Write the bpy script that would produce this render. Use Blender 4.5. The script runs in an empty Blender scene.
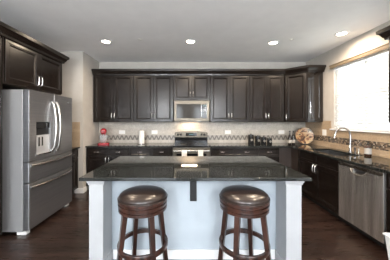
import bpy, bmesh, math, random
from mathutils import Matrix, Vector
random.seed(7)
S = bpy.context.scene
C = S.collection
PI = math.pi

# ------------------------------------------------------------------ camera
cam_d = bpy.data.cameras.new('camera'); cam = bpy.data.objects.new('camera', cam_d); C.objects.link(cam)
cam.location = (0, 0, 1.43); cam.rotation_euler = (PI/2, 0, 0)
cam_d.sensor_width = 36; cam_d.lens = 206/390*36
cam_d.shift_x = 7/390; cam_d.shift_y = -9.5/390
cam_d.clip_start = 0.05
S.camera = cam
# ------------------------------------------------------------------ world, daylight, exposure
W = bpy.data.worlds.new('sky'); S.world = W; W.use_nodes = True
W.node_tree.nodes['Background'].inputs[0].default_value = (0.86, 0.93, 1, 1)
W.node_tree.nodes['Background'].inputs[1].default_value = .75
S.view_settings.view_transform = 'Standard'; S.view_settings.look = 'None'
S.view_settings.gamma = 1; S.view_settings.use_curve_mapping = False
S.view_settings.exposure = 1.93

def area(name, loc, rot, sx, sy, power, col):
    d = bpy.data.lights.new(name, 'AREA'); d.shape = 'RECTANGLE'; d.size = sx; d.size_y = sy
    d.energy = power; d.color = col
    o = bpy.data.objects.new(name, d); C.objects.link(o); o.location = loc; o.rotation_euler = rot
    return o
# daylight lamps in the openings added behind the camera, and outside the sink window
area('daylight_rear_left', (-1.35, -3.72, 1.35), (math.radians(112), 0, 0), 1.9, 1.9, 32, (0.86, 0.93, 1))
area('daylight_rear_right', (1.35, -3.72, 1.35), (math.radians(112), 0, 0), 1.9, 1.9, 32, (0.86, 0.93, 1))
area('daylight_sink_window', (3.25, 3.2, 2.0), (0, math.radians(80), 0), 1.5, 1.9, 9, (0.93, 0.96, 1))
CAN_POWER = 30
CAN_COL = (1.0, 0.80, 0.60)

# ------------------------------------------------------------------ materials
def mat(name, base, rough=0.5, metal=0.0, coat=0.0, spec=0.5):
    m = bpy.data.materials.new(name); m.use_nodes = True
    b = m.node_tree.nodes['Principled BSDF']
    b.inputs['Base Color'].default_value = (*base, 1); b.inputs['Roughness'].default_value = rough
    b.inputs['Metallic'].default_value = metal; b.inputs['Coat Weight'].default_value = coat
    b.inputs['Coat Roughness'].default_value = 0.15
    b.inputs['Specular IOR Level'].default_value = spec
    return m
def nodes(m):
    nt = m.node_tree; return nt, nt.nodes['Principled BSDF'], nt.nodes.new, nt.links.new
def coords(m, scale=(1, 1, 1)):
    nt, b, N, L = nodes(m)
    t = N('ShaderNodeTexCoord'); mp = N('ShaderNodeMapping'); mp.inputs['Scale'].default_value = scale
    L(t.outputs['Object'], mp.inputs['Vector']); return mp.outputs['Vector']
def ramp(m, fac, stops):
    nt, b, N, L = nodes(m)
    r = N('ShaderNodeValToRGB'); L(fac, r.inputs['Fac'])
    e = r.color_ramp.elements
    while len(e) < len(stops): e.new(0.5)
    for k, (p, c) in enumerate(stops): e[k].position = p; e[k].color = (*c, 1)
    return r.outputs['Color']
def noisy(name, c1, c2, scale=(20, 20, 20), rough=0.5, metal=0, coat=0, bump=0.0, detail=4, spec=0.5, lo=0.35, hi=0.65, nscale=1.0):
    m = mat(name, c1, rough, metal, coat, spec); nt, b, N, L = nodes(m)
    n = N('ShaderNodeTexNoise'); n.inputs['Scale'].default_value = nscale; n.inputs['Detail'].default_value = detail
    L(coords(m, scale), n.inputs['Vector'])
    L(ramp(m, n.outputs['Fac'], [(lo, c1), (hi, c2)]), b.inputs['Base Color'])
    if bump:
        bp = N('ShaderNodeBump'); bp.inputs['Strength'].default_value = bump; bp.inputs['Distance'].default_value = 0.01
        L(n.outputs['Fac'], bp.inputs['Height']); L(bp.outputs['Normal'], b.inputs['Normal'])
    return m
def granite(name, stops, rough=0.045):
    m = mat(name, (.03, .03, .03), rough, spec=0.55); nt, b, N, L = nodes(m)
    v = coords(m)
    n = N('ShaderNodeTexNoise'); n.inputs['Scale'].default_value = 95; n.inputs['Detail'].default_value = 6; n.inputs['Roughness'].default_value = .75
    L(v, n.inputs['Vector'])
    L(ramp(m, n.outputs['Fac'], stops), b.inputs['Base Color'])
    return m
def uz(m, us, zs):          # along-the-wall coordinate (x+y) and height
    nt, b, N, L = nodes(m)
    t = N('ShaderNodeTexCoord'); s = N('ShaderNodeSeparateXYZ'); L(t.outputs['Object'], s.inputs[0])
    a = N('ShaderNodeMath'); a.operation = 'ADD'; L(s.outputs[0], a.inputs[0]); L(s.outputs[1], a.inputs[1])
    c = N('ShaderNodeCombineXYZ')
    for src, sc, k in ((a.outputs[0], us, 0), (s.outputs[2], zs, 1)):
        q = N('ShaderNodeMath'); q.operation = 'MULTIPLY'; q.inputs[1].default_value = sc; L(src, q.inputs[0]); L(q.outputs[0], c.inputs[k])
    return c
def tile(name, c1, c2, mortar, w=0.1, h=0.1, off=0.5):
    m = mat(name, c1, 0.45); nt, b, N, L = nodes(m)
    c = uz(m, 1, 1)
    br = N('ShaderNodeTexBrick'); br.offset = off; br.inputs['Scale'].default_value = 1
    br.inputs['Brick Width'].default_value = w; br.inputs['Row Height'].default_value = h
    br.inputs['Mortar Size'].default_value = 0.0022; br.inputs['Mortar Smooth'].default_value = .3
    br.inputs['Color1'].default_value = (*c1, 1); br.inputs['Color2'].default_value = (*c2, 1); br.inputs['Mortar'].default_value = (*mortar, 1)
    L(c.outputs[0], br.inputs['Vector'])
    n = N('ShaderNodeTexNoise'); n.inputs['Scale'].default_value = 45; n.inputs['Detail'].default_value = 5; L(coords(m), n.inputs['Vector'])
    mx = N('ShaderNodeMix'); mx.data_type = 'RGBA'; mx.blend_type = 'MULTIPLY'; mx.inputs['Factor'].default_value = .6
    L(br.outputs['Color'], mx.inputs[6]); L(ramp(m, n.outputs['Fac'], [(.3, (.62, .58, .55)), (.7, (1, 1, 1))]), mx.inputs[7])
    L(mx.outputs[2], b.inputs['Base Color'])
    return m
def zigzag(name, dark, light, p=0.10, q=0.11):
    m = mat(name, dark, 0.3); nt, b, N, L = nodes(m)
    c = uz(m, 1, 1); s = N('ShaderNodeSeparateXYZ'); L(c.outputs[0], s.inputs[0])
    def M(op, a, v):
        k = N('ShaderNodeMath'); k.operation = op; L(a, k.inputs[0])
        if isinstance(v, float): k.inputs[1].default_value = v
        elif v is not None: L(v, k.inputs[1])
        return k.outputs[0]
    tri = M('MULTIPLY', M('PINGPONG', s.outputs[0], p/2), q/(p/2))
    g = M('GREATER_THAN', M('ABSOLUTE', M('SUBTRACT', M('ADD', tri, .978), s.outputs[1]), None), .036)
    L(ramp(m, g, [(.4, dark), (.6, light)]), b.inputs['Base Color'])
    return m
def mosaic(name):
    m = mat(name, (.2, .15, .1), 0.25); nt, b, N, L = nodes(m)
    c = uz(m, 1/0.021, 1/0.021)
    f = N('ShaderNodeVectorMath'); f.operation = 'FLOOR'; L(c.outputs[0], f.inputs[0])
    w = N('ShaderNodeTexWhiteNoise'); w.noise_dimensions = '2D'; L(f.outputs[0], w.inputs['Vector'])
    r = ramp(m, w.outputs['Value'], [(0, (.05, .042, .035)), (.3, (.13, .10, .075)), (.6, (.27, .20, .14)), (.8, (.08, .075, .07)), (.9, (.36, .31, .25))])
    r.node.color_ramp.interpolation = 'CONSTANT'
    L(r, b.inputs['Base Color'])
    return m
def floor_mat():
    m = mat('hardwood', (.05, .03, .02), 0.3, coat=.25); nt, b, N, L = nodes(m)
    v = coords(m)
    br = N('ShaderNodeTexBrick'); br.offset = .37; br.inputs['Scale'].default_value = 1
    br.inputs['Brick Width'].default_value = 1.1; br.inputs['Row Height'].default_value = 0.083
    br.inputs['Mortar Size'].default_value = 0.0018
    br.inputs['Color1'].default_value = (.018, .010, .0075, 1); br.inputs['Color2'].default_value = (.046, .027, .020, 1)
    br.inputs['Mortar'].default_value = (.008, .005, .004, 1)
    L(v, br.inputs['Vector'])
    n = N('ShaderNodeTexNoise'); n.inputs['Scale'].default_value = 1; n.inputs['Detail'].default_value = 6
    L(coords(m, (4, 60, 1)), n.inputs['Vector'])
    mx = N('ShaderNodeMix'); mx.data_type = 'RGBA'; mx.blend_type = 'MULTIPLY'; mx.inputs['Factor'].default_value = .8
    L(br.outputs['Color'], mx.inputs[6]); L(ramp(m, n.outputs['Fac'], [(.3, (.45, .4, .4)), (.7, (1.2, 1.1, 1.1))]), mx.inputs[7])
    L(mx.outputs[2], b.inputs['Base Color'])
    L(ramp(m, n.outputs['Fac'], [(.3, (.24, .24, .24)), (.7, (.36, .36, .36))]), b.inputs['Roughness'])
    return m
def emit(name, col, s):
    m = mat(name, col); b = m.node_tree.nodes['Principled BSDF']
    b.inputs['Emission Color'].default_value = (*col, 1); b.inputs['Emission Strength'].default_value = s
    return m
def thin_glass(name):
    m = bpy.data.materials.new(name); m.use_nodes = True; nt = m.node_tree; nt.nodes.clear()
    o = nt.nodes.new('ShaderNodeOutputMaterial'); t = nt.nodes.new('ShaderNodeBsdfTransparent'); g = nt.nodes.new('ShaderNodeBsdfGlossy')
    g.inputs['Roughness'].default_value = .02; x = nt.nodes.new('ShaderNodeMixShader'); x.inputs[0].default_value = .07
    nt.links.new(t.outputs[0], x.inputs[1]); nt.links.new(g.outputs[0], x.inputs[2]); nt.links.new(x.outputs[0], o.inputs[0])
    return m
def blind_mat():
    m = bpy.data.materials.new('blind_slat'); m.use_nodes = True; nt = m.node_tree; nt.nodes.clear()
    o = nt.nodes.new('ShaderNodeOutputMaterial'); d = nt.nodes.new('ShaderNodeBsdfDiffuse'); t = nt.nodes.new('ShaderNodeBsdfTranslucent')
    d.inputs[0].default_value = (.86, .86, .84, 1); t.inputs[0].default_value = (.86, .87, .87, 1)
    x = nt.nodes.new('ShaderNodeMixShader'); x.inputs[0].default_value = .35
    nt.links.new(d.outputs[0], x.inputs[1]); nt.links.new(t.outputs[0], x.inputs[2]); nt.links.new(x.outputs[0], o.inputs[0])
    return m

M_wall = noisy('wall_paint', (.47, .445, .41), (.50, .475, .44), rough=.85, nscale=8, scale=(1, 1, 1))
M_ceil = noisy('ceiling_paint', (.90, .90, .90), (.93, .93, .93), rough=.9, nscale=6, scale=(1, 1, 1))
M_floor = floor_mat()
M_white = noisy('white_trim_paint', (.76, .77, .78), (.79, .80, .81), rough=.45, nscale=6, scale=(1, 1, 1))
M_island = noisy('island_paint', (.37, .42, .465), (.395, .445, .49), rough=.5, nscale=5, scale=(1, 1, 1))
M_post = noisy('post_paint', (.36, .37, .385), (.385, .395, .41), rough=.5, nscale=5, scale=(1, 1, 1))
M_wood = noisy('espresso_cabinet', (.0052, .0035, .0028), (.0125, .0084, .0066), scale=(38, 38, 2.2), rough=.26, coat=.0, nscale=1, spec=.36)
M_woodin = noisy('espresso_carcass', (.020, .014, .011), (.03, .021, .017), scale=(38, 38, 2.2), rough=.45, nscale=1)
M_woodg = noisy('espresso_gloss_panel', (.006, .0045, .004), (.013, .0092, .0075), scale=(38, 38, 2.2), rough=.10, spec=.8)
M_kick = mat('toe_kick_black', (.010, .008, .007), .6)
M_steel = noisy('brushed_steel', (.50, .49, .48), (.64, .63, .62), scale=(2, 2, 160), rough=.33, metal=.8, nscale=1)
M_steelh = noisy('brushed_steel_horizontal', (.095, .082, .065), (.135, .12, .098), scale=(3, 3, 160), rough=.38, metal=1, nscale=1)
M_sink = mat('sink_steel', (.22, .22, .22), .35, metal=1)
M_dish = noisy('dishwasher_steel', (.38, .36, .34), (.66, .635, .61), scale=(14, 14, .9), rough=.26, metal=.84, nscale=1, bump=1.0, detail=2)  # vertical light and dark streaks paint reflections into the brushed steel colour
M_fridge = noisy('fridge_steel', (.31, .315, .33), (.36, .365, .38), scale=(2, 2, 160), rough=.3, metal=.85, nscale=1)
M_fside = mat('fridge_side_grey', (.34, .34, .345), .45, metal=.35)
M_nickel = mat('satin_nickel', (.72, .70, .67), .22, metal=1)
M_chrome = mat('chrome', (.52, .52, .53), .14, metal=1)
M_black = mat('black_plastic', (.010, .010, .011), .5, spec=.35)
M_bglass = mat('black_glass', (.008, .008, .009), .08, spec=.35)
M_mwin = mat('microwave_glass', (.030, .029, .027), .09, spec=.35)
M_gran = granite('dark_granite', [(.44, (.007, .008, .008)), (.56, (.022, .025, .024)), (.63, (.07, .075, .07)), (.73, (.24, .24, .22))])
M_tileb = tile('backsplash_stone', (.50, .465, .405), (.59, .55, .485), (.50, .46, .41), .102, .102)
M_tiler = tile('side_travertine', (.40, .30, .20), (.49, .375, .255), (.34, .27, .20), .15, .075)
M_zig = zigzag('zigzag_strip', (.15, .135, .12), (.36, .335, .295))
M_mos = mosaic('small_mosaic')
M_stool = noisy('stool_mahogany', (.014, .006, .0045), (.050, .018, .011), scale=(30, 30, 4), rough=.28, coat=.5, nscale=1)
M_leather = noisy('brown_leather', (.016, .010, .008), (.030, .019, .015), scale=(1, 1, 1), nscale=60, rough=.3, bump=.08, coat=.15)
M_red = mat('red_enamel', (.30, .008, .014), .25, coat=.3)
M_paper = noisy('white_paper', (.62, .62, .61), (.68, .68, .67), nscale=60, scale=(1, 1, 1), rough=.9, bump=.1)
M_plate = mat('white_wall_plate', (.80, .79, .76), .4)
M_towel = noisy('white_cotton_towel', (.66, .62, .57), (.78, .75, .71), nscale=90, scale=(1, 1, 1), rough=.95, bump=.15)
M_towelb = mat('brown_towel_stripe', (.28, .16, .09), .95)
M_glass = thin_glass('window_glass')
M_clear = mat('clear_bowl_glass', (.6, .62, .63), .05); M_clear.node_tree.nodes['Principled BSDF'].inputs['Alpha'].default_value = .3
M_blind = blind_mat()
M_val = noisy('cream_valance', (.19, .15, .10), (.22, .175, .12), nscale=4, scale=(1, 1, 1), rough=.6)
M_lamp = emit('can_lens', (1, .86, .66), 9)
M_fill_globe = emit('fill_globe_glow', (1, .92, .82), 4)  # glow of the unseen pendants added as ceiling fill
M_disp = emit('display_glow', (.03, .07, .08), .3)
M_bottle = mat('dark_bottle_glass', (.015, .010, .008), .08, coat=.3)
M_label = noisy('paper_label', (.36, .34, .31), (.44, .42, .39), nscale=50, scale=(1, 1, 1), rough=.7)
M_amber = mat('amber_bottle', (.05, .022, .012), .12, coat=.3)
def plate_mat():
    m = mat('painted_wood_plate', (.5, .3, .12), .35, coat=.2); nt, b, N, L = nodes(m)
    n = N('ShaderNodeTexNoise'); n.inputs['Scale'].default_value = 9; n.inputs['Detail'].default_value = 2; n.inputs['Distortion'].default_value = 1.2
    L(coords(m), n.inputs['Vector'])
    L(ramp(m, n.outputs['Fac'], [(.40, (.05, .025, .015)), (.45, (.26, .10, .04)), (.50, (.42, .26, .12)), (.59, (.46, .33, .18)), (.63, (.06, .045, .025))]), b.inputs['Base Color'])
    return m
M_pl = plate_mat()
M_can = mat('black_canister', (.015, .015, .016), .2, coat=.3)
M_grass = noisy('lawn', (.10, .18, .05), (.16, .25, .08), nscale=3, scale=(1, 1, 1), rough=.9)

# ------------------------------------------------------------------ mesh builder
class G:
    def __init__(s): s.v = []; s.f = []
    def add(s, vs, fs, M=None):
        n = len(s.v)
        s.v += [tuple(M @ Vector(p)) if M is not None else tuple(p) for p in vs]
        s.f += [tuple(n+i for i in f) for f in fs]; return s
    def box(s, x0, x1, y0, y1, z0, z1, M=None):
        vs = [(x, y, z) for z in (z0, z1) for y in (y0, y1) for x in (x0, x1)]
        return s.add(vs, [(0, 2, 3, 1), (4, 5, 7, 6), (0, 1, 5, 4), (2, 6, 7, 3), (0, 4, 6, 2), (1, 3, 7, 5)], M)
    def prism(s, poly, z0, z1, M=None):     # poly counter-clockwise in xy
        n = len(poly)
        vs = [(x, y, z0) for x, y in poly]+[(x, y, z1) for x, y in poly]
        fs = [tuple(range(n-1, -1, -1)), tuple(range(n, 2*n))]+[(i, (i+1) % n, n+(i+1) % n, n+i) for i in range(n)]
        return s.add(vs, fs, M)
    def lathe(s, prof, c=(0, 0, 0), n=32, M=None):     # prof (r,z) bottom to top
        vs = []; fs = []; m = len(prof)
        for r, z in prof:
            for k in range(n):
                a = 2*PI*k/n; vs.append((c[0]+r*math.cos(a), c[1]+r*math.sin(a), c[2]+z))
        for j in range(m-1):
            for k in range(n):
                k2 = (k+1) % n; fs.append((j*n+k, j*n+k2, (j+1)*n+k2, (j+1)*n+k))
        if prof[0][0] > 1e-6: fs.append(tuple(range(n-1, -1, -1)))
        if prof[-1][0] > 1e-6: fs.append(tuple((m-1)*n+k for k in range(n)))
        return s.add(vs, fs, M)
    def tube(s, pts, r, n=10, M=None, closed=False, rx=None):
        P = [Vector(p) for p in pts]; m = len(P); vs = []; fs = []; up = None
        for i, p in enumerate(P):
            if closed: t = (P[(i+1) % m]-P[i-1]).normalized()
            else: t = (P[min(i+1, m-1)]-P[max(i-1, 0)]).normalized()
            if up is None:
                up = Vector((0, 0, 1)) if abs(t.z) < .9 else Vector((1, 0, 0))
            side = t.cross(up).normalized(); up = side.cross(t).normalized()
            rr = r[i] if isinstance(r, (list, tuple)) else r
            for k in range(n):
                a = 2*PI*k/n; vs.append(p+side*math.cos(a)*(rx or rr)+up*math.sin(a)*rr)
        for i in range(m if closed else m-1):
            j = (i+1) % m
            for k in range(n):
                k2 = (k+1) % n; fs.append((i*n+k, i*n+k2, j*n+k2, j*n+k))
        if not closed: fs += [tuple(range(n-1, -1, -1)), tuple((m-1)*n+k for k in range(n))]
        return s.add(vs, fs, M)
    def beam(s, a, b, ua, ub, rot=0.0):     # tapered square bar from a to b, half widths ua, ub
        a = Vector(a); b = Vector(b); vs = []
        for p, u in ((a, ua), (b, ub)):
            for k in range(4):
                w = rot+PI/4+k*PI/2; vs.append((p.x+math.cos(w)*u*1.414, p.y+math.sin(w)*u*1.414, p.z))
        return s.add(vs, [(3, 2, 1, 0), (4, 5, 6, 7)]+[(i, (i+1) % 4, 4+(i+1) % 4, 4+i) for i in range(4)])
    def panel(s, x0, x1, z0, z1, prof, M=None):     # concentric rings in xz, facing -y; prof = (inset, y)
        vs = []; fs = []
        for i, y in prof: vs += [(x0+i, y, z0+i), (x1-i, y, z0+i), (x1-i, y, z1-i), (x0+i, y, z1-i)]
        for j in range(len(prof)-1):
            for k in range(4):
                k2 = (k+1) % 4; fs.append((j*4+k, j*4+k2, (j+1)*4+k2, (j+1)*4+k))
        e = (len(prof)-1)*4; fs += [(e, e+1, e+2, e+3), (3, 2, 1, 0)]
        return s.add(vs, fs, M)
    def cells(s, us, vs_, holes, w0, w1, axes='xyz'):  # slab on a grid, cells in holes left open
        nu, nv = len(us), len(vs_); ax = {a: i for i, a in enumerate(axes)}
        def P(i, j, k):
            q = (us[i], vs_[j], (w0, w1)[k]); r = [0, 0, 0]
            for a, val in zip(axes, q): r['xyz'.index(a)] = val
            return tuple(r)
        idx = {}; V = []; F = []
        def I(i, j, k):
            if (i, j, k) not in idx: idx[(i, j, k)] = len(V); V.append(P(i, j, k))
            return idx[(i, j, k)]
        full = lambda i, j: 0 <= i < nu-1 and 0 <= j < nv-1 and (i, j) not in holes
        for i in range(nu-1):
            for j in range(nv-1):
                if not full(i, j): continue
                F.append((I(i, j, 0), I(i, j+1, 0), I(i+1, j+1, 0), I(i+1, j, 0)))
                F.append((I(i, j, 1), I(i+1, j, 1), I(i+1, j+1, 1), I(i, j+1, 1)))
                if not full(i-1, j): F.append((I(i, j, 0), I(i, j, 1), I(i, j+1, 1), I(i, j+1, 0)))
                if not full(i+1, j): F.append((I(i+1, j, 0), I(i+1, j+1, 0), I(i+1, j+1, 1), I(i+1, j, 1)))
                if not full(i, j-1): F.append((I(i, j, 0), I(i+1, j, 0), I(i+1, j, 1), I(i, j, 1)))
                if not full(i, j+1): F.append((I(i, j+1, 0), I(i, j+1, 1), I(i+1, j+1, 1), I(i+1, j+1, 0)))
        return s.add(V, F)
    def sweep(s, path, prof):       # path in xy, prof (out to the right of travel, z), mitred
        P = [Vector(p) for p in path]; n = len(P); m = len(prof); vs = []; fs = []
        for i, p in enumerate(P):
            ns = []
            if i > 0: t = (P[i]-P[i-1]).normalized(); ns.append(Vector((t.y, -t.x)))
            if i < n-1: t = (P[i+1]-P[i]).normalized(); ns.append(Vector((t.y, -t.x)))
            if len(ns) == 2: b = (ns[0]+ns[1]).normalized(); b = b/b.dot(ns[0])
            else: b = ns[0]
            for o, z in prof: vs.append((p.x+b.x*o, p.y+b.y*o, z))
        for i in range(n-1):
            for k in range(m):
                k2 = (k+1) % m; fs.append((i*m+k, i*m+k2, (i+1)*m+k2, (i+1)*m+k))
        fs += [tuple(range(m-1, -1, -1)), tuple((n-1)*m+k for k in range(m))]
        return s.add(vs, fs)
    def build(s, name, m, parent=None, bevel=0, seg=2, sub=0, ang=38):
        me = bpy.data.meshes.new(name); me.from_pydata(s.v, [], s.f); me.update()
        bm = bmesh.new(); bm.from_mesh(me); bmesh.ops.recalc_face_normals(bm, faces=bm.faces); bm.to_mesh(me); bm.free()
        me.materials.append(m)
        me.polygons.foreach_set('use_smooth', [True]*len(me.polygons))
        me.set_sharp_from_angle(angle=math.radians(ang))
        o = bpy.data.objects.new(name, me); C.objects.link(o)
        if parent: o.parent = parent
        if bevel:
            b = o.modifiers.new('edge', 'BEVEL'); b.width = bevel; b.segments = seg; b.limit_method = 'ANGLE'; b.harden_normals = True
        if sub:
            q = o.modifiers.new('sub', 'SUBSURF'); q.levels = sub; q.render_levels = sub
        return o
def thing(name, label, cat, loc=(0, 0, 0), rz=0, group=None):
    o = bpy.data.objects.new(name, None); C.objects.link(o); o.empty_display_size = .1
    o.location = loc; o.rotation_euler = (0, 0, rz); o['label'] = label; o['category'] = cat
    if group: o['group'] = group
    return o
def tag(o, label, cat, group=None, loc=None):
    o['label'] = label; o['category'] = cat
    if group: o['group'] = group
    if loc: o.location = loc
    return o
def struct(o): o['kind'] = 'structure'; return o
def lab(o, l): o['label'] = l; return o
def dup(root, loc, rz, label, group=None):
    r = root.copy(); C.objects.link(r); r.location = loc; r.rotation_euler = (0, 0, rz); r['label'] = label
    if group: r['group'] = group
    for ch in list(root.children):
        c = ch.copy(); C.objects.link(c); c.parent = r
        for g in ch.children:
            d = g.copy(); C.objects.link(d); d.parent = c
    return r

# ------------------------------------------------------------------ room shell
XL, XR, YB, YF, H = -2.78, 2.74, 4.80, -3.6, 2.79
struct(G().box(XL-.15, XR+.15, YF-.15, YB+.15, -.1, 0).build('floor', M_floor))
struct(G().box(XL-.15, XR+.15, YF-.15, YB+.15, H, H+.1).build('ceiling', M_ceil))
struct(G().box(XL-.15, XR+.15, YB, YB+.15, 0, H).build('wall_back', M_wall))
struct(G().box(XL-.15, XL, YF, YB, 0, H).build('wall_left', M_wall))
struct(G().box(XL, -2.07, 4.06, YB, 0, H).build('wall_return_left', M_wall))
WY0, WY1, WZ0, WZ1 = 2.62, 3.87, 1.275, 2.44
struct(G().cells([YF, WY0, WY1, YB], [0, WZ0, WZ1, H], {(1, 1)}, XR, XR+.15, 'yzx').build('wall_right', M_wall))
struct(G().cells([XL, -2.35, -.35, .35, 2.35, XR], [0, .25, 2.35, H], {(1, 1), (3, 1)}, YF-.15, YF, 'xzy').build('wall_front', M_wall))
for n, x in ((2, -1.35), (3, 1.35)):  # rear windows added out of view to bring in daylight
    w = struct(G().cells([x-1, x-.93, x-.03, x+.03, x+.93, x+1], [.25, .32, 2.28, 2.35], {(1, 1), (3, 1)}, YF-.12, YF-.05, 'xzy').build('window_%d' % n, M_white))
    g = G().box(x-.93, x+.93, YF-.09, YF-.085, .32, 2.28).build('pane', M_glass, w)
# sink window frame, centre mullion, panes, sill
w1 = struct(G().cells([WY0, WY0+.05, 3.215, 3.275, WY1-.05, WY1], [WZ0, WZ0+.05, 1.86, 1.89, WZ1-.05, WZ1], {(1, 1), (3, 1), (1, 3), (3, 3)}, XR+.07, XR+.12, 'yzx').build('window_1', M_white))
G().box(XR+.09, XR+.094, WY0+.05, WY1-.05, WZ0+.05, WZ1-.05).build('pane', M_glass, w1)
struct(G().box(XR-.045, XR+.07, WY0-.06, WY1+.06, WZ0-.022, WZ0).build('trim_1', M_white, bevel=.004))
bb = [(0, 0), (.016, 0), (.016, .075), (.009, .095), (0, .10)]
struct(G().sweep([(-2.22, 4.06), (-2.07, 4.06), (-2.07, 4.175)], bb).build('baseboard_left', M_white))
struct(G().sweep([(XL, YF), (XL, 1.66)], bb).build('baseboard_left_near', M_white))
struct(G().sweep([(XR, 1.36), (XR, YF)], bb).build('baseboard_right', M_white))
struct(G().sweep([(XR, YF), (XL, YF)], bb).build('baseboard_front', M_white))
tag(G().cells([4.2, 30], [-25, 30], set(), -.35, -.3).build('lawn', M_grass), 'green lawn outside beyond the sink window blinds', 'lawn')

# tile splashes
SZ = 1.405
t = thing('tile_backsplash', 'cream stone tile backsplash behind the range with a zigzag strip', 'backsplash')
for z0, z1 in ((.915, .978), (1.088, SZ)): G().box(-2.068, 2.728, 4.789, 4.799, z0, z1).build('stone_tile', M_tileb, t)
lab(G().box(-2.068, 2.728, 4.786, 4.799, .978, 1.088).build('mosaic_strip', M_zig, t), 'dark and cream zigzag mosaic strip')
t = thing('tile_backsplash', 'tan travertine backsplash under the sink window with small mosaic strip', 'backsplash')
G().box(2.729, 2.739, 1.4, 4.788, .915, 1.012).build('stone_tile', M_tiler, t)
G().cells([1.4, WY0-.065, WY1+.065, 4.788], [1.122, WZ0-.026, SZ+.02], {(1, 1)}, 2.729, 2.739, 'yzx').build('stone_tile', M_tiler, t)
lab(G().box(2.725, 2.739, 1.4, 4.788, 1.012, 1.122).build('mosaic_strip', M_mos, t), 'strip of small dark and tan mosaic squares')
t = thing('tile_backsplash', 'short tan tile backsplash between the refrigerator and the wall corner', 'backsplash')
G().box(-2.768, -2.125, 4.047, 4.058, .915, 1.40).build('stone_tile', M_tiler, t)

# ------------------------------------------------------------------ cabinets (local: front faces -y, back at y=0)
FRONT = [(0, 0), (0, -.017), (.003, -.020), (.050, -.020), (.054, -.015), (.058, -.0175), (.064, -.0175), (.080, -.006), (.083, -.006)]
DRAW = [(0, 0), (0, -.017), (.003, -.020), (.026, -.020), (.034, -.013), (.036, -.013)]
def handle(parent, x, z, y, vertical, L=.14, M=None):
    g = G(); pts = []
    for k in range(9):
        u = -1+2*k/8; a = u*L/2; d = .030-.010*u*u if abs(u) < .99 else 0.0
        pts.append((x, y-d, z+a) if vertical else (x+a, y-d, z))
    g.tube(pts, .0074, 8, M)
    return g.build('handle', M_nickel, parent)
def door(parent, x0, x1, z0, z1, y, hside=None, hz=None, M=None, name='door', prof=FRONT):
    g = G(); g.panel(x0, x1, z0, z1, [(i, y+q) for i, q in prof], M)
    o = g.build(name, M_wood, parent, ang=20)
    if hside is not None: handle(o, hside, hz, y-.018, True, M=M)
    return o
def drawer(parent, x0, x1, z0, z1, y):
    o = G().panel(x0, x1, z0, z1, [(i, y+q) for i, q in DRAW]).build('drawer', M_wood, parent, ang=20)
    handle(o, (x0+x1)/2, (z0+z1)/2, y-.018, False, .11)
    return o
def upper(label, loc, rz, w, h, d=.31, ndoor=2, group='dark wall cabinets', end=True):
    t = thing('wall_cabinet', label, 'cabinet', loc, rz, group)
    G().box(-w/2, w/2, -d, -.002, 0, h).build('body', M_woodin, t, bevel=.002)
    dw = (w-.006)/ndoor
    for k in range(ndoor):
        x0 = -w/2+.003+k*dw+.0015; x1 = x0+dw-.003
        hs = x1-.03 if (k == 0 and ndoor == 2) else x0+.03
        door(t, x0, x1, .012, h-.012, -d-.001, hs, .135)
    return t
def base(label, loc, rz, w, n=2, d=.60, false_front=False, filler=0, group='dark base cabinets', low=None):
    t = thing('base_cabinet', label, 'cabinet', loc, rz, group)
    if low:     # open-topped carcass where a sink basin hangs
        g = G(); g.box(-w/2, -w/2+.018, -d, -.002, .10, .882).box(w/2-.018, w/2, -d, -.002, .10, .882)
        g.box(-w/2+.018, w/2-.018, -d, -.002, .10, .12).box(-w/2+.018, w/2-.018, -d, -d+.018, .12, .882)
        g.build('body', M_woodin, t)
    else: G().box(-w/2, w/2, -d, -.002, .10, .882).build('body', M_woodin, t)
    G().box(-w/2, w/2, -d+.07, -.002, .001, .10).build('toe_kick', M_kick, t)
    ww = w-filler; dw = (ww-.006)/n
    for k in range(n):
        x0 = -w/2+.003+k*dw+.0015; x1 = x0+dw-.003
        if false_front: G().panel(x0, x1, .715, .872, [(i, -d-.001+q) for i, q in DRAW]).build('drawer_front', M_wood, t, ang=20)
        else: drawer(t, x0, x1, .715, .872, -d-.001)
        hs = x1-.03 if (n == 2 and k == 0) else x0+.03
        door(t, x0, x1, .108, .705, -d-.001, hs, .625)
    return t
UZ, UH = 1.395, 1.03
# uppers on the back wall, doors' faces at y=4.47
def ux(px): return (px-188)*4.47/206
for a, b, lb in ((93.2, 133.8, 'dark double-door wall cabinet at the far left end, above the red mixer'),
                 (133.8, 173.2, 'dark double-door wall cabinet just left of the microwave'),
                 (210.2, 249.6, 'dark double-door wall cabinet just right of the microwave'),
                 (249.6, 284.0, 'dark double-door wall cabinet between its twin and the angled corner cabinet')):
    w = ux(b)-ux(a)-.002
    upper(lb, ((ux(a)+ux(b))/2, 4.79, UZ), 0, w, UH)
mw = ux(210.2)-ux(173.2)-.002
upper('short dark double-door cabinet directly above the microwave', ((ux(173.2)+ux(210.2))/2, 4.79, 1.862), 0, mw, UZ+UH-1.862)
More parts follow.
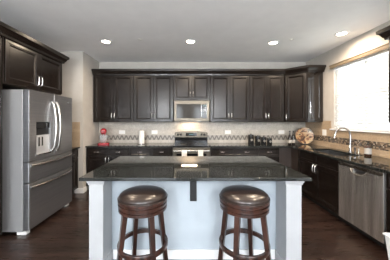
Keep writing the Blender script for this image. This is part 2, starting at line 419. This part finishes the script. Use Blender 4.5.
# diagonal corner cabinet
P1 = (2.100, 4.462); P2 = (2.41, 4.155)
t = thing('corner_cabinet', 'angled dark corner wall cabinet above the round painted plate', 'cabinet', (2.73, 4.79, UZ), 0, 'dark wall cabinets')
q = lambda p: (p[0]-2.73, p[1]-4.79)
k1 = (P1[0]+.014, P1[1]+.016); k2 = (P2[0]+.004, P2[1]+.024)
G().prism([q((2.728, 4.788)), q((k1[0], 4.788)), q(k1), q(k2), q((2.728, k2[1]))], 0, UH).build('body', M_woodin, t)
dv = Vector((P2[0]-P1[0], P2[1]-P1[1])); Ld = dv.length
Md = Matrix.Translation((*q(((k1[0]+k2[0])/2, (k1[1]+k2[1])/2)), 0)) @ Matrix.Rotation(math.atan2(dv.y, dv.x), 4, 'Z')
door(t, -Ld/2+.012, Ld/2-.012, .012, UH-.012, -.001, -Ld/2+.045, .105, M=Md)
lab(G().panel(P2[0]+.008-2.73, -.004, .012, UH-.012, [(i, k2[1]-4.79-.001+y) for i, y in FRONT]).build('side_panel', M_woodg, t, ang=20), 'framed glossy end panel')
# above fridge, tall pantry panel, right-hand upper
LF = 1.866
upper('deep dark double-door cabinet above the refrigerator', (-2.772, 2.975, LF), PI/2, 1.105, UZ+UH-LF, d=.60)
t = thing('pantry_cabinet', 'tall dark pantry cabinet at the left edge, nearer than the refrigerator', 'cabinet', (-2.772, 2.055, 0), PI/2)
G().box(-.355, .355, -.60, -.002, .10, UZ+UH).build('body', M_wood, t)
G().box(-.355, .355, -.53, -.002, .001, .10).build('toe_kick', M_kick, t)
door(t, -.34, .315, .12, 1.60, -.601, -.30, 1.2); door(t, -.34, .315, 1.61, UZ+UH-.012, -.601, -.30, 1.75)
upper('dark wall cabinet at the right edge beside the window, only its far edge showing', (2.73, 2.09, UZ), -PI/2, .78, UH, d=.30)
# crown mouldings
CR = [(0, 2.405), (.020, 2.405), (.024, 2.43), (.034, 2.437), (.058, 2.482), (.074, 2.490), (.078, 2.53), (0, 2.53)]
tag(G().sweep([(-2.15, 1.70), (-2.15, 3.53), (-2.772, 3.53)], CR).build('crown_molding', M_wood, ang=25), 'dark crown moulding along the cabinets over the refrigerator', 'moulding')
tag(G().sweep([(-2.055, 4.458), (2.098, 4.458), (2.412, 4.146), (2.732, 4.146)], CR).build('crown_molding', M_wood, ang=25), 'long dark crown moulding along the back wall cabinets', 'moulding')
tag(G().sweep([(2.732, 2.482), (2.408, 2.482), (2.408, 1.70)], CR).build('crown_molding', M_wood, ang=25), 'dark crown moulding at the top right corner beside the window', 'moulding')
# base cabinets, back run
for x0, x1, lb in ((-2.063, -1.192, 'dark base cabinet under the red mixer'), (-1.190, -.318, 'dark base cabinet just left of the range'), (.462, 1.428, 'dark base cabinet just right of the range')):
    base(lb, ((x0+x1)/2, 4.785, 0), 0, x1-x0)
base('dark base cabinet in the far right corner with one drawer', ((1.430+2.100)/2, 4.785, 0), 0, .668, n=1, filler=.25)
# right run
t = thing('corner_base_cabinet', 'plain dark corner base unit where the two counters meet', 'cabinet', (2.42, 4.785, 0))
G().box(-.318, .30, -.838, -.002, .10, .882).build('body', M_woodin, t)
G().box(-.248, .30, -.838, -.002, .001, .10).build('toe_kick', M_kick, t)
base('dark sink base cabinet below the faucet with two doors', (2.722, 3.408, 0), -PI/2, 1.066, false_front=True, low=True)
base('dark base cabinet at the right edge beyond the dishwasher', (2.722, 1.785, 0), -PI/2, .80)
base('small dark base cabinet between the refrigerator and the wall corner', (-2.772, 3.80, 0), PI/2, .49, n=1)
# countertops
CT = (.885, .914)
tag(G().box(-2.068, -.312, 4.145, 4.784, *CT).build('countertop', M_gran, bevel=.004), 'dark granite counter left of the range, under the red mixer', 'countertop')
tag(G().cells([.457, 2.06, 2.19, 2.58, 2.722], [1.39, 3.0, 3.78, 4.145, 4.784], {(0, 0), (0, 1), (0, 2), (2, 1)}, *CT).build('countertop', M_gran, bevel=.004), 'L-shaped dark granite counter holding the sink and canisters', 'countertop')
tag(G().box(-2.77, -2.115, 3.545, 4.045, *CT).build('countertop', M_gran, bevel=.004), 'small piece of granite counter beyond the refrigerator', 'countertop')
# sink
g = G(); x0, x1, y0, y1, zb = 2.18, 2.59, 2.99, 3.79, .70
g.cells([x0-.008, x0+.004, x1-.004, x1+.008], [y0-.008, y0+.004, y1-.004, y1+.008], {(1, 1)}, zb, .884)
g.box(x0-.008, x1+.008, y0-.008, y1+.008, zb-.008, zb)
tk = tag(g.build('kitchen_sink', M_sink), 'undermount stainless sink set in the granite below the window', 'sink')
G().lathe([(.045, 0), (.045, .004), (.02, .006)], (2.385, 3.39, zb)).build('drain', M_chrome, tk)

# ------------------------------------------------------------------ range
t = thing('range', 'stainless steel range with black glass cooktop below the microwave', 'range', (.072, 4.775, 0))
w = .376
G().box(-w, w, -.60, -.002, .04, .895).build('body', M_black, t)
for sx in (-1, 1):
    for y in (-.55, -.06): G().lathe([(.018, 0.0), (.018, .04)], (sx*.33, y, 0), 12).build('foot', M_black, t)
ct = G().box(-w, w, -.635, -.085, .897, .918).build('cooktop', M_bglass, t, bevel=.003)
for x, y, r in ((-.19, -.48, .10), (.19, -.48, .085), (-.19, -.22, .075), (.19, -.22, .10)):
    G().lathe([(r, 0), (r, .0012), (r-.006, .0013), (r-.007, .0006)], (x, y, .918), 36).build('burner_ring', M_mwin, ct)
bgd = G(); poly = [(-w, 1.045), (w, 1.045)]+[(w*math.cos(a*PI/16)*1.0, 1.15+.036*math.sin(a*PI/16)) for a in range(0, 17)]
Mx = Matrix.Rotation(PI/2, 4, 'X')
bgd.prism(poly, .012, .075, Mx)
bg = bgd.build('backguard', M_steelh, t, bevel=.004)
G().box(-w+.004, w-.004, -.078, -.012, .918, 1.043).build('lower_panel', M_bglass, bg)
G().box(-.125, .125, -.079, -.075, 1.075, 1.145).build('display', M_bglass, bg)
G().box(-.05, .05, -.0805, -.079, 1.10, 1.125).build('clock_digits', M_disp, bg)
for x in (-.30, -.235, .235, .30):
    G().lathe([(.026, 0), (.026, .006), (.019, .010), (.017, .028), (.012, .031)], (x, 0, 0), 20, Matrix.Translation((0, -.075, 1.108)) @ Matrix.Rotation(PI/2, 4, 'X')).build('knob', M_black, bg)
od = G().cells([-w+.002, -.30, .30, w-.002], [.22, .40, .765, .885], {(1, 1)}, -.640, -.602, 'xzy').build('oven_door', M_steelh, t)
G().box(-.30, .30, -.632, -.61, .40, .765).build('window', M_bglass, od)
hg = G().tube([(-.34, -.640, .825), (-.34, -.685, .825)], .009).tube([(.34, -.640, .825), (.34, -.685, .825)], .009).tube([(-.365, -.688, .825), (.365, -.688, .825)], .0125, 12)
hg.build('handle', M_nickel, od)
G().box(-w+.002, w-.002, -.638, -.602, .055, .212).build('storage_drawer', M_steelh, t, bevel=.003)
# two towels over the oven handle
def towel(x, label):
    n = 12; vs = []; W2 = .052
    path = [(-.668, .56), (-.670, .70), (-.671, .80), (-.672, .828), (-.678, .840), (-.688, .8425), (-.698, .840), (-.7045, .828), (-.706, .80), (-.709, .70), (-.712, .50)]
    def grid(y_off, cols):
        return [[(x-W2+2*W2*i/cols, y+y_off+.0025*math.sin(i*1.7)*(1 if abs(y+.688) > .013 else 0), z) for i in range(cols+1)] for y, z in path]
    def sheet(rows, thick):
        r, c = len(rows), len(rows[0]); V = [p for row in rows for p in row]; F = []
        for j in range(r-1):
            for i in range(c-1): F.append((j*c+i, j*c+i+1, (j+1)*c+i+1, (j+1)*c+i))
        return V, F
    V, F = sheet(grid(0, n), 0)
    tt = thing('hand_towel', label, 'towel', (.072, 4.775, 0), 0, 'towels on the oven handle')
    o = G().add(V, F).build('cloth', M_towel, tt)
    s_ = o.modifiers.new('thick', 'SOLIDIFY'); s_.thickness = .003; s_.offset = 0
    b_ = G().box(x-W2, x+W2, -.7145, -.7125, .60, .66).build('stripe', M_towelb, tt)
towel(-.145, 'white towel hanging on the left of the oven handle'); towel(.178, 'white towel hanging on the right of the oven handle')

# ------------------------------------------------------------------ microwave
t = thing('microwave', 'stainless over-range microwave between the wall cabinets', 'microwave', ((ux(173.2)+ux(210.2))/2, 4.785, 1.415))
w = .378
G().box(-w, w, -.355, -.002, .0, .442).build('body', M_black, t)
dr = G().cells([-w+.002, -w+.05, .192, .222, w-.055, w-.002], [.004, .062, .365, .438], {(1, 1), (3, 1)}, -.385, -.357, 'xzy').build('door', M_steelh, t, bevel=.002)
G().box(-w+.05, .192, -.378, -.366, .062, .365).build('window', M_mwin, dr)
G().box(.222, w-.055, -.379, -.366, .062, .365).build('control_panel', M_bglass, t)
G().tube([(.207, -.385, .09), (.207, -.42, .10), (.207, -.42, .33), (.207, -.385, .34)], .011, 10).build('handle', M_chrome, dr)
G().box(.245, .30, -.3805, -.379, .325, .345).build('display', M_disp, t)
for r_ in range(4):
    G().box(.236, .310, -.3803, -.379, .10+r_*.05, .112+r_*.05).build('button_row', M_mwin, t)
G().box(-.20, .20, -.28, -.14, -.004, .0).build('vent_grille', M_steel, t)
hl = area('microwave_lamp', (.03, 4.62, 1.405), (0, 0, 0), .35, .10, 1.0, (1, .74, .48))

# ------------------------------------------------------------------ refrigerator (local front -y, +x is farther from the camera)
t = thing('refrigerator', 'stainless steel French door refrigerator with water dispenser', 'refrigerator', (-2.735, 3.03, 0), PI/2)
w = .478
G().box(-w, w, -.685, -.002, .045, 1.815).build('body', M_fside, t, bevel=.006)
G().box(-w+.02, w-.02, -.66, -.60, .004, .045).build('kick_grille', M_black, t)
for x in (-.43, .43): G().box(x-.035, x+.035, -.72, -.60, .0, .043).build('foot', M_plate, t, bevel=.008)
DY0, DY1 = -.765, -.690
def fdoor(name, x0, x1, z0, z1):
    return G().box(x0, x1, DY0, DY1, z0, z1).build(name, M_fridge, t, bevel=.012, seg=3)
ld = G().cells([-w, -.352, -.085, -.004], [.915, .975, 1.41, 1.815], {(1, 1)}, DY0, DY1, 'xzy').build('door', M_fridge, t, bevel=.004)
rd = fdoor('door', .004, w, .915, 1.815)
dm = fdoor('drawer', -w, w, .650, .907); db = fdoor('drawer', -w, w, .060, .642)
G().box(-.352, -.085, -.740, -.695, .975, 1.41).build('dispenser_recess', M_black, ld)
lab(G().box(-.345, -.092, -.760, -.740, .99, 1.235).build('dispenser_panel', mat('dispenser_silver', (.62, .63, .65), .3, .6), ld), 'silver lower dispenser panel')
lab(G().box(-.345, -.092, -.762, -.740, 1.33, 1.40).build('dispenser_display', M_bglass, ld), 'black dispenser control strip')
for x in (-.30, -.24): G().box(x-.012, x+.012, -.766, -.760, 1.09, 1.21).build('paddle', M_mwin, ld, bevel=.003)
G().box(-.35, -.087, -.785, -.745, .975, .99).build('drip_tray', M_nickel, ld)
def arc_handle(parent, p0, p1, out, r, n=16):
    pts = []
    for k in range(n+1):
        u = k/n; b = out*(math.sin(PI*min(max(u, 0), 1))**.55)
        pts.append((p0[0]+(p1[0]-p0[0])*u, DY0-b-.001, p0[2]+(p1[2]-p0[2])*u))
    G().tube(pts, r, 12).build('handle', M_nickel, parent)
arc_handle(ld, (-.045, 0, .985), (-.045, 0, 1.70), .062, .0155)
arc_handle(rd, (.05, 0, .985), (.05, 0, 1.70), .062, .0155)
arc_handle(dm, (-.44, 0, .862), (.44, 0, .862), .05, .0155)
arc_handle(db, (-.44, 0, .590), (.44, 0, .590), .05, .0155)
G().box(.32, .40, DY0-.001, DY0, 1.715, 1.73).build('badge', M_chrome, rd)

# ------------------------------------------------------------------ dishwasher
t = thing('dishwasher', 'stainless steel dishwasher under the right-hand counter', 'dishwasher', (2.722, 2.53, 0), -PI/2)
w = .332
G().box(-w, w, -.585, -.002, .10, .878).build('body', M_black, t)
G().box(-w, w, -.53, -.002, .002, .10).build('toe_kick', M_kick, t)
dd = G().cells([-w+.003, -.075, .095, w-.003], [.108, .772, .822, .870], {(1, 1)}, -.632, -.587, 'xzy').build('door', M_dish, t, bevel=.003)
G().box(-w+.006, w-.006, -.6355, -.632, .826, .866).build('control_strip', M_nickel, dd, bevel=.001)
G().box(-.075, .095, -.600, -.590, .772, .822).build('handle_recess', M_black, dd)
pts = []
for k in range(17):
    u = -1+k/8; pts.append((.01+u*.12, -.640-.022*(1-u*u), .818-.055*(1-abs(u)**3.0)))
G().tube(pts, .008, 10).build('handle', M_nickel, dd)
G().lathe([(.0, 0), (.011, 0), (.011, .003), (.0, .004)], (0, 0, 0), 20, Matrix.Translation((-.0, -.632, .30)) @ Matrix.Rotation(PI/2, 4, 'X')).build('badge', M_chrome, dd)
G().box(-.30, -.245, -.6362, -.6355, .842, .850).build('logo', M_black, dd)

# ------------------------------------------------------------------ island
IX0, IX1, IY0, IY1 = -.985, 1.118, 1.853, 2.985
t = thing('kitchen_island', 'white painted kitchen island in the middle of the room', 'island', (.067, 2.5, 0))
def L_(x, y): return (x-.067, y-2.5)
a, b = L_(-.912, 2.13); c, d = L_(1.047, 2.93)
G().box(a, c, b, d-.10, .001, .10).box(a, c, b, d-.02, .10, .882).build('body', M_island, t)
G().box(a+.02, c-.02, d-.099, d-.08, .001, .10).build('toe_kick', M_kick, t)
for x0, x1 in ((-.916, -.785), (.909, 1.051)):
    p0, q0 = L_(x0, 1.905); p1, q1 = L_(x1, 2.129)
    po = G().box(p0, p1, q0, q1, .001, .845).build('end_post', M_post, t, bevel=.003)
    g = G(); g.sweep([(p0, q1), (p0, q0), (p1, q0), (p1, q1)], [(0, .835), (.006, .835), (.008, .85), (.016, .862), (.018, .882), (0, .882)])
    g.box(p0, p1, q0, q1, .846, .882); g.build('capital', M_post, po)
    g = G(); g.sweep([(p0, q1), (p0, q0), (p1, q0), (p1, q1)], [(0, .001), (.012, .001), (.012, .085), (.006, .10), (0, .10)]); g.build('plinth', M_post, po)
x0, y0 = L_(-.784, 2.13); x1, _ = L_(.908, 2.13)
lab(G().box(x0+.013, x1-.013, y0-.014, y0-.001, .001, .10).build('baseboard', M_white, t, bevel=.003), 'white baseboard under the knee wall')
bx = .055-.067
lab(G().box(bx-.034, bx+.034, 2.116-2.5, 2.129-2.5, .60, .875).box(bx-.034, bx+.034, 1.96-2.5, 2.116-2.5, .862, .875).build('support_bracket', M_black, t, bevel=.003), 'black metal counter bracket')
iw = 1.95/4
for k in range(4):
    x0 = 1.047-.067-.005-(k+1)*iw; x1 = x0+iw-.004
    Mr = Matrix.Translation((0, d-.02, 0)) @ Matrix.Rotation(PI, 4, 'Z')
    dx = G().panel(-x1, -x0, .715, .872, [(i, -.001+y) for i, y in DRAW], Mr).build('drawer', M_island, t, ang=20); handle(dx, -(x0+x1)/2, .79, -.018, False, .11, Mr)
    dx = G().panel(-x1, -x0, .108, .705, [(i, -.001+y) for i, y in FRONT], Mr).build('door', M_island, t, ang=20)
    handle(dx, (-x0-.03) if k % 2 else (-x1+.03), .62, -.018, True, .125, Mr)
tag(G().box(IX0, IX1, IY0, IY1, .883, .914).build('island_countertop', M_gran, bevel=.004), 'large polished dark granite slab on top of the white island', 'countertop')

# ------------------------------------------------------------------ stools
def make_stool(label, loc, ang):
    t = thing('bar_stool', label, 'stool', loc, 0, 'swivel stools at the island')
    G().lathe([(.150, .640), (.205, .640), (.214, .646), (.214, .668), (.204, .670), (.204, .677), (.216, .681), (.218, .706), (.207, .708), (.207, .716), (.219, .720), (.220, .735), (.214, .742), (.150, .742)], n=56).build('seat_apron', M_stool, t)
    G().lathe([(.0, .742), (.200, .742), (.210, .748), (.213, .758), (.209, .770), (.196, .783), (.17, .795), (.12, .804), (.06, .808), (0, .809)], n=56).build('seat_cushion', M_leather, t)
    pp = [(.217*math.cos(2*PI*k/64), .217*math.sin(2*PI*k/64), .747) for k in range(64)]
    G().tube(pp, .0045, 6, closed=True).build('piping', M_leather, t)
    G().lathe([(.07, .61), (.09, .615), (.12, .64), (.07, .64)], n=32).build('swivel_plate', M_black, t)
    for k in range(4):
        w = ang+k*PI/2; c, s = math.cos(w), math.sin(w)
        G().beam((c*.242, s*.242, .0), (c*.165, s*.165, .642), .0175, .022, w).build('leg', M_stool, t, bevel=.003)
    n = 64; R = .213; pr = [(-.011, -.019), (.008, -.019), (.011, -.012), (.011, .012), (.008, .019), (-.011, .019)]
    vs = []; fs = []
    for k in range(n):
        w = 2*PI*k/n
        for a_, b_ in pr: vs.append((math.cos(w)*(R+a_), math.sin(w)*(R+a_), .325+b_))
    m = len(pr)
    for k in range(n):
        for j in range(m): fs.append((k*m+j, ((k+1) % n)*m+j, ((k+1) % n)*m+(j+1) % m, k*m+(j+1) % m))
    G().add(vs, fs).build('foot_ring', M_stool, t)
    return t
s1 = make_stool('left round brown leather swivel stool at the island', (-.405, 1.86, 0), math.atan2(-.2, .14))
s2 = make_stool('right round brown leather swivel stool at the island', (.505, 1.86, 0), math.atan2(-.2, -.13))

# ------------------------------------------------------------------ blinds and valance
def blind(y0, y1, label):
    t = thing('window_blind', label, 'blind', (XR+.034, (y0+y1)/2, WZ0+.004), 0, 'white slat blinds in the sink window')
    hw = (y1-y0)/2
    G().box(-.025, .025, -hw, hw, 1.10, 1.155).build('headrail', M_white, t)
    g = G(); z = .052; a = math.radians(48)
    while z < 1.09:
        dx, dz = .025*math.cos(a), .025*math.sin(a)
        g.add([(-dx, -hw, z+dz), (dx, -hw, z-dz), (dx, hw, z-dz), (-dx, hw, z+dz),
               (-dx, -hw, z+dz+.002), (dx, -hw, z-dz+.002), (dx, hw, z-dz+.002), (-dx, hw, z+dz+.002)],
              [(0, 1, 2, 3), (7, 6, 5, 4), (0, 4, 5, 1), (1, 5, 6, 2), (2, 6, 7, 3), (3, 7, 4, 0)])
        z += .05
    g.build('slats', M_blind, t)
    G().box(-.025, .025, -hw, hw, .002, .018).build('bottom_rail', M_white, t, bevel=.003)
    for y in (-hw*.72, hw*.72):
        G().box(-.0275, -.0262, y-.003, y+.003, .018, 1.10).build('ladder_tape', M_plate, t)
    return t
blind(3.250, WY1-.006, 'white slat blind on the far half of the sink window')
blind(WY0+.006, 3.238, 'white slat blind on the near half of the sink window')
G_ = G().sweep([(XR-.001, WY1+.03), (XR-.04, WY1+.03), (XR-.04, WY0-.03), (XR-.001, WY0-.03)], [(-.004, 2.404), (.008, 2.404), (.012, 2.41), (.012, 2.452), (.020, 2.462), (.020, 2.469), (-.004, 2.469)])
tag(G_.build('blind_valance', M_val), 'cream valance across the top of the window blinds', 'valance')

# ------------------------------------------------------------------ faucet and things round the sink
FZ = .9145
t = thing('faucet', 'tall gooseneck chrome faucet behind the sink', 'faucet', (2.655, 3.37, FZ))
G().lathe([(.028, 0), (.028, .008), (.02, .014), (.0175, .05), (.0175, .12), (.013, .13)], n=24).build('base', M_chrome, t)
pts = [(0, 0, .12), (0, 0, .2), (0, 0, .27)]+[(-.125+.125*math.cos(a*PI/14), 0, .27+.125*math.sin(a*PI/14)) for a in range(1, 13)]
e = pts[-1]; pts += [(e[0]-.010, 0, e[2]-.035)]
G().tube(pts, .0145, 14).build('spout', M_chrome, t)
G().tube([pts[-1], (e[0]-.025, 0, e[2]-.10)], [.0165, .0185], 14).build('spray_head', M_chrome, t)
G().tube([(.0, -.018, .085), (.0, -.045, .09), (0, -.075, .125)], .007, 10).build('lever', M_chrome, t)
t = thing('sink_sprayer', 'short chrome side sprayer right beside the faucet', 'sprayer', (2.665, 3.285, FZ))
G().lathe([(.02, 0), (.02, .006), (.012, .012), (.012, .05), (.016, .06), (.016, .088), (.008, .094)], n=20).build('body', M_chrome, t)
t = thing('soap_dispenser', 'small built-in soap pump between sprayer and amber bottle', 'soap pump', (2.665, 3.215, FZ))
G().lathe([(.019, 0), (.019, .006), (.013, .012), (.013, .06), (.008, .066)], n=20).build('body', M_nickel, t)
G().tube([(0, 0, .064), (0, 0, .09), (-.045, 0, .086)], .006, 10).build('pump_head', M_nickel, t)
t = thing('soap_bottle', 'dark pump bottle with pale label on the counter under the window', 'bottle', (2.62, 3.0, FZ))
G().lathe([(.038, 0), (.041, .004), (.041, .125), (.036, .142), (.016, .152), (.014, .168)], n=28).build('bottle', M_amber, t)
lab(G().lathe([(.0415, .03), (.0425, .031), (.0425, .112), (.0415, .113)], n=28).build('label', M_label, t), 'pale paper label')
G().lathe([(.017, .168), (.017, .182), (.006, .184), (.006, .21)], n=20).tube([(0, 0, .208), (-.0, 0, .216), (-.04, .0, .212)], .006, 8).build('pump', M_black, t)

# outlets
def outlet(x, y, z, rz, label, w=.117, h=.075, n=2, name='wall_outlet', cat='outlet'):
    t = thing(name, label, cat, (x, y, z), rz, 'white wall plates')
    G().box(-w/2, w/2, -.006, 0, -h/2, h/2).build('plate', M_plate, t, bevel=.002)
    for k in range(n):
        cx = (k-(n-1)/2)*.046
        G().box(cx-.017, cx+.017, -.0085, -.006, -.015, .015).build('socket' if cat == 'outlet' else 'rocker', M_white, t, bevel=.002)
oy = 4.7855
for px, lb in ((122, 'white outlet plate on the tiles between the red mixer and paper towels'), (154.5, 'white outlet plate on the tiles just left of the range'),
               (228, 'white outlet plate on the tiles between the range and the canisters'), (281.5, 'white outlet plate on the tiles above the two dark bottles')):
    outlet((px-188)*4.78/206, 4.788, 1.160, 0, lb, w=.14, h=.085)
outlet(2.7285, 4.12, 1.19, -PI/2, 'white switch plate on the side tiles between corner and window', w=.12, h=.12, name='switch_plate', cat='switch')
# ------------------------------------------------------------------ counter items
t = thing('stand_mixer', 'red stand mixer with glass bowl at the left end of the counter', 'mixer', (-1.83, 4.47, .9145), math.radians(20))
G().prism([(-.10, -.15), (.10, -.15), (.12, -.10), (.115, .10), (.08, .14), (-.08, .14), (-.115, .10), (-.12, -.10)], 0, .038).build('base', M_red, t, bevel=.012, seg=3)
G().prism([(-.045, .045), (.045, .045), (.05, .12), (-.05, .12)], .03, .28).build('column', M_red, t, bevel=.012, seg=3)
G().lathe([(0, -.17), (.035, -.165), (.058, -.14), (.068, -.08), (.070, 0), (.064, .08), (.045, .12), (.0, .13)], (0, 0, 0), 24, Matrix.Translation((0, -.01, .282)) @ Matrix.Rotation(-PI/2, 4, 'X')).build('head', M_red, t)
G().lathe([(.045, .040), (.05, .05), (.072, .09), (.086, .15), (.09, .20), (.087, .20), (.082, .15), (.068, .095), (.045, .055), (0, .053)], (0, -.055, 0), 28).build('bowl', M_clear, t)
G().tube([(0, -.055, .26), (0, -.055, .17)], .012, 10).tube([(0, -.055, .17), (-.05, -.055, .13), (0, -.055, .075), (.05, -.055, .13), (0, -.055, .17)], .006, 8).build('beater', M_chrome, t)
G().tube([(.085, -.055, .18), (.125, -.055, .17), (.125, -.055, .11), (.078, -.055, .10)], .007, 8).build('bowl_handle', M_clear, t)
t = thing('paper_towel_holder', 'white roll of paper towels on an upright holder on the counter', 'paper towels', (-1.015, 4.50, .9145))
G().lathe([(.075, 0), (.075, .008), (.03, .012), (.008, .014), (.008, .30), (.010, .304), (0, .308)], n=28).build('stand', M_nickel, t)
G().lathe([(.02, .016), (.062, .016), (.062, .292), (.02, .292)], n=36).build('paper_roll', M_paper, t)
for k, (px, top, r, lb) in enumerate(((250.9, 133.6, .060, 'tallest black canister, leftmost of the four'), (257.8, 135, .059, 'second tallest black canister, next to the tallest'),
                                   (263.6, 136.2, .056, 'second smallest black canister, beside the smallest'), (269.5, 137.4, .054, 'smallest black canister, rightmost of the four'))):
    Y = 4.50; x = (px-188)*Y/206; h = 1.43-(top-120.5)*Y/206-.9145
    t = thing('canister', lb, 'canister', (x, Y, .9145), 0, 'black kitchen canisters')
    G().lathe([(r-.003, 0), (r, .004), (r, h*.78), (r-.003, h*.79)], n=28).build('jar', M_can, t)
    G().lathe([(r+.001, h*.795), (r+.002, h*.80), (r+.001, h*.88), (r-.012, h*.91), (.012, h*.92), (.010, h*.94), (.015, h*.96), (.012, h), (0, h)], n=28).build('lid', M_can, t)
    G().lathe([(0, 0), (.024, 0), (.024, .002), (.017, .002), (.017, .0), (.0, .0)], (0, 0, 0), 20, Matrix.Translation((0, -r-.0015, h*.42)) @ Matrix.Rotation(PI/2, 4, 'X')).build('emblem', M_label, t)
for px, lb in ((289.8, 'left one of two slim dark bottles with pale labels'), (293.4, 'right one of two slim dark bottles, nearer the round plate')):
    Y = 4.40; x = (px-188)*Y/206
    t = thing('oil_bottle', lb, 'bottle', (x, Y, .9145), 0, 'slim dark bottles by the plate')
    G().lathe([(.030, 0), (.032, .004), (.032, .17), (.026, .195), (.013, .215), (.012, .27)], n=24).build('bottle', M_bottle, t)
    lab(G().lathe([(.0322, .04), (.0332, .041), (.0332, .10), (.0322, .101)], n=24).build('label', M_label, t), 'pale paper label')
    G().lathe([(.0145, .262), (.0145, .295), (0, .297)], n=16).build('cap', M_black, t)
# plate standing on edge in the corner
t = thing('decorative_plate', 'round painted wooden plate propped upright in the counter corner', 'plate', (2.54, 4.50, .9145), math.radians(-14))
Mp = Matrix.Translation((0, 0, .183)) @ Matrix.Rotation(math.radians(78), 4, 'X')
G().lathe([(0, .0), (.08, 0), (.12, .006), (.178, .022), (.179, .028), (.12, .013), (.08, .008), (0, .008)], (0, 0, -.0), 48, Mp).build('dish', M_pl, t)
g = G().box(-.06, .06, -.06, .07, 0, .008).tube([(-.05, .05, .008), (-.05, .055, .18)], .005, 8).tube([(.05, .05, .008), (.05, .055, .18)], .005, 8)
g.build('easel', M_black, t)
# bin at lower right
t = thing('waste_bin', 'white tapered bin at the bottom right corner of the view', 'bin', (1.895, 1.68, 0))
g = G(); n = 4
def ringp(u, z): return [(-u, -u, z), (u, -u, z), (u, u, z), (-u, u, z)]
rs = [(.115, .001), (.150, .415), (.160, .415), (.160, .43), (.146, .43), (.111, .012)]
V = [p for u, z in rs for p in ringp(u, z)]; F = [(j*4+k, j*4+(k+1) % 4, (j+1)*4+(k+1) % 4, (j+1)*4+k) for j in range(5) for k in range(4)]+[(3, 2, 1, 0), (20, 21, 22, 23)]
G().add(V, F).build('bucket', M_white, t, bevel=.004)

# ------------------------------------------------------------------ ceiling lights
def can(x, y, label, power=1.0):
    t = thing('recessed_light', label, 'ceiling light', (x, y, H-.001), 0, 'recessed ceiling lights')
    G().lathe([(.066, -.002), (.070, -.008), (.092, -.006), (.096, 0), (.066, 0)], n=36).build('trim_ring', M_white, t)
    G().lathe([(0, -.006), (.064, -.004), (.066, -.001), (0, -.001)], n=32).build('lens', M_lamp, t)
    d = bpy.data.lights.new('can_lamp', 'SPOT'); d.energy = CAN_POWER*power; d.color = CAN_COL; d.spot_size = math.radians(178); d.spot_blend = .7; d.shadow_soft_size = .05
    o = bpy.data.objects.new('can_lamp', d); C.objects.link(o); o.parent = t; o.location = (0, 0, -.012)
can(-1.412, 3.546, 'leftmost recessed light in the visible ceiling row', .55)
can(.043, 3.546, 'middle recessed light, above the island and range')
can(1.489, 3.60, 'recessed light between the middle one and the window one')
can(2.40, 3.22, 'recessed light close to the window wall', .9)
for x, pw, lb in ((-1.45, .5, 'recessed light just above the top left of the view'), (.04, 1, 'recessed light overhead in the near row, middle'), (1.49, 1, 'recessed light overhead in the near row, right')): can(x, 2.22, lb, pw)
for x, y, lb in ((-.80, 3.45, 'small flat sprinkler cover between the left and middle lights'), (1.73, 3.45, 'small flat sprinkler cover near the window light')):
    t = thing('sprinkler_cover', lb, 'sprinkler', (x, y, H-.001), 0, 'ceiling sprinkler covers')
    G().lathe([(0, -.012), (.012, -.012), (.014, -.005), (.038, -.004), (.040, 0)], n=24).build('disc', M_plate, t)

# pendants added out of view behind the camera to brighten the ceiling
for x, lb in ((-1.1, 'added white globe pendant for fill light, left one behind the viewer'), (1.1, 'added white globe pendant for fill light, right one behind the viewer')):
    t = thing('added_fill_pendant', lb, 'ceiling light', (x, -1.3, H-.001), 0, 'added fill pendants behind the viewer')
    G().lathe([(.0, -.025), (.05, -.022), (.06, 0)], n=24).build('ceiling_rose', M_nickel, t)
    G().tube([(0, 0, -.02), (0, 0, -.68)], .004, 8).build('cord', M_black, t)
    G().lathe([(.13*math.sin(PI*k/12), -.80-.13*math.cos(PI*k/12)) for k in range(13)], n=28).build('fill_globe_shade', M_fill_globe, t)
    d = bpy.data.lights.new('added_fill_bulb', 'POINT'); d.energy = 360; d.color = (.97, .985, 1); d.shadow_soft_size = .14
    o = bpy.data.objects.new('added_fill_bulb', d); C.objects.link(o); o.parent = t; o.location = (0, 0, -.80)
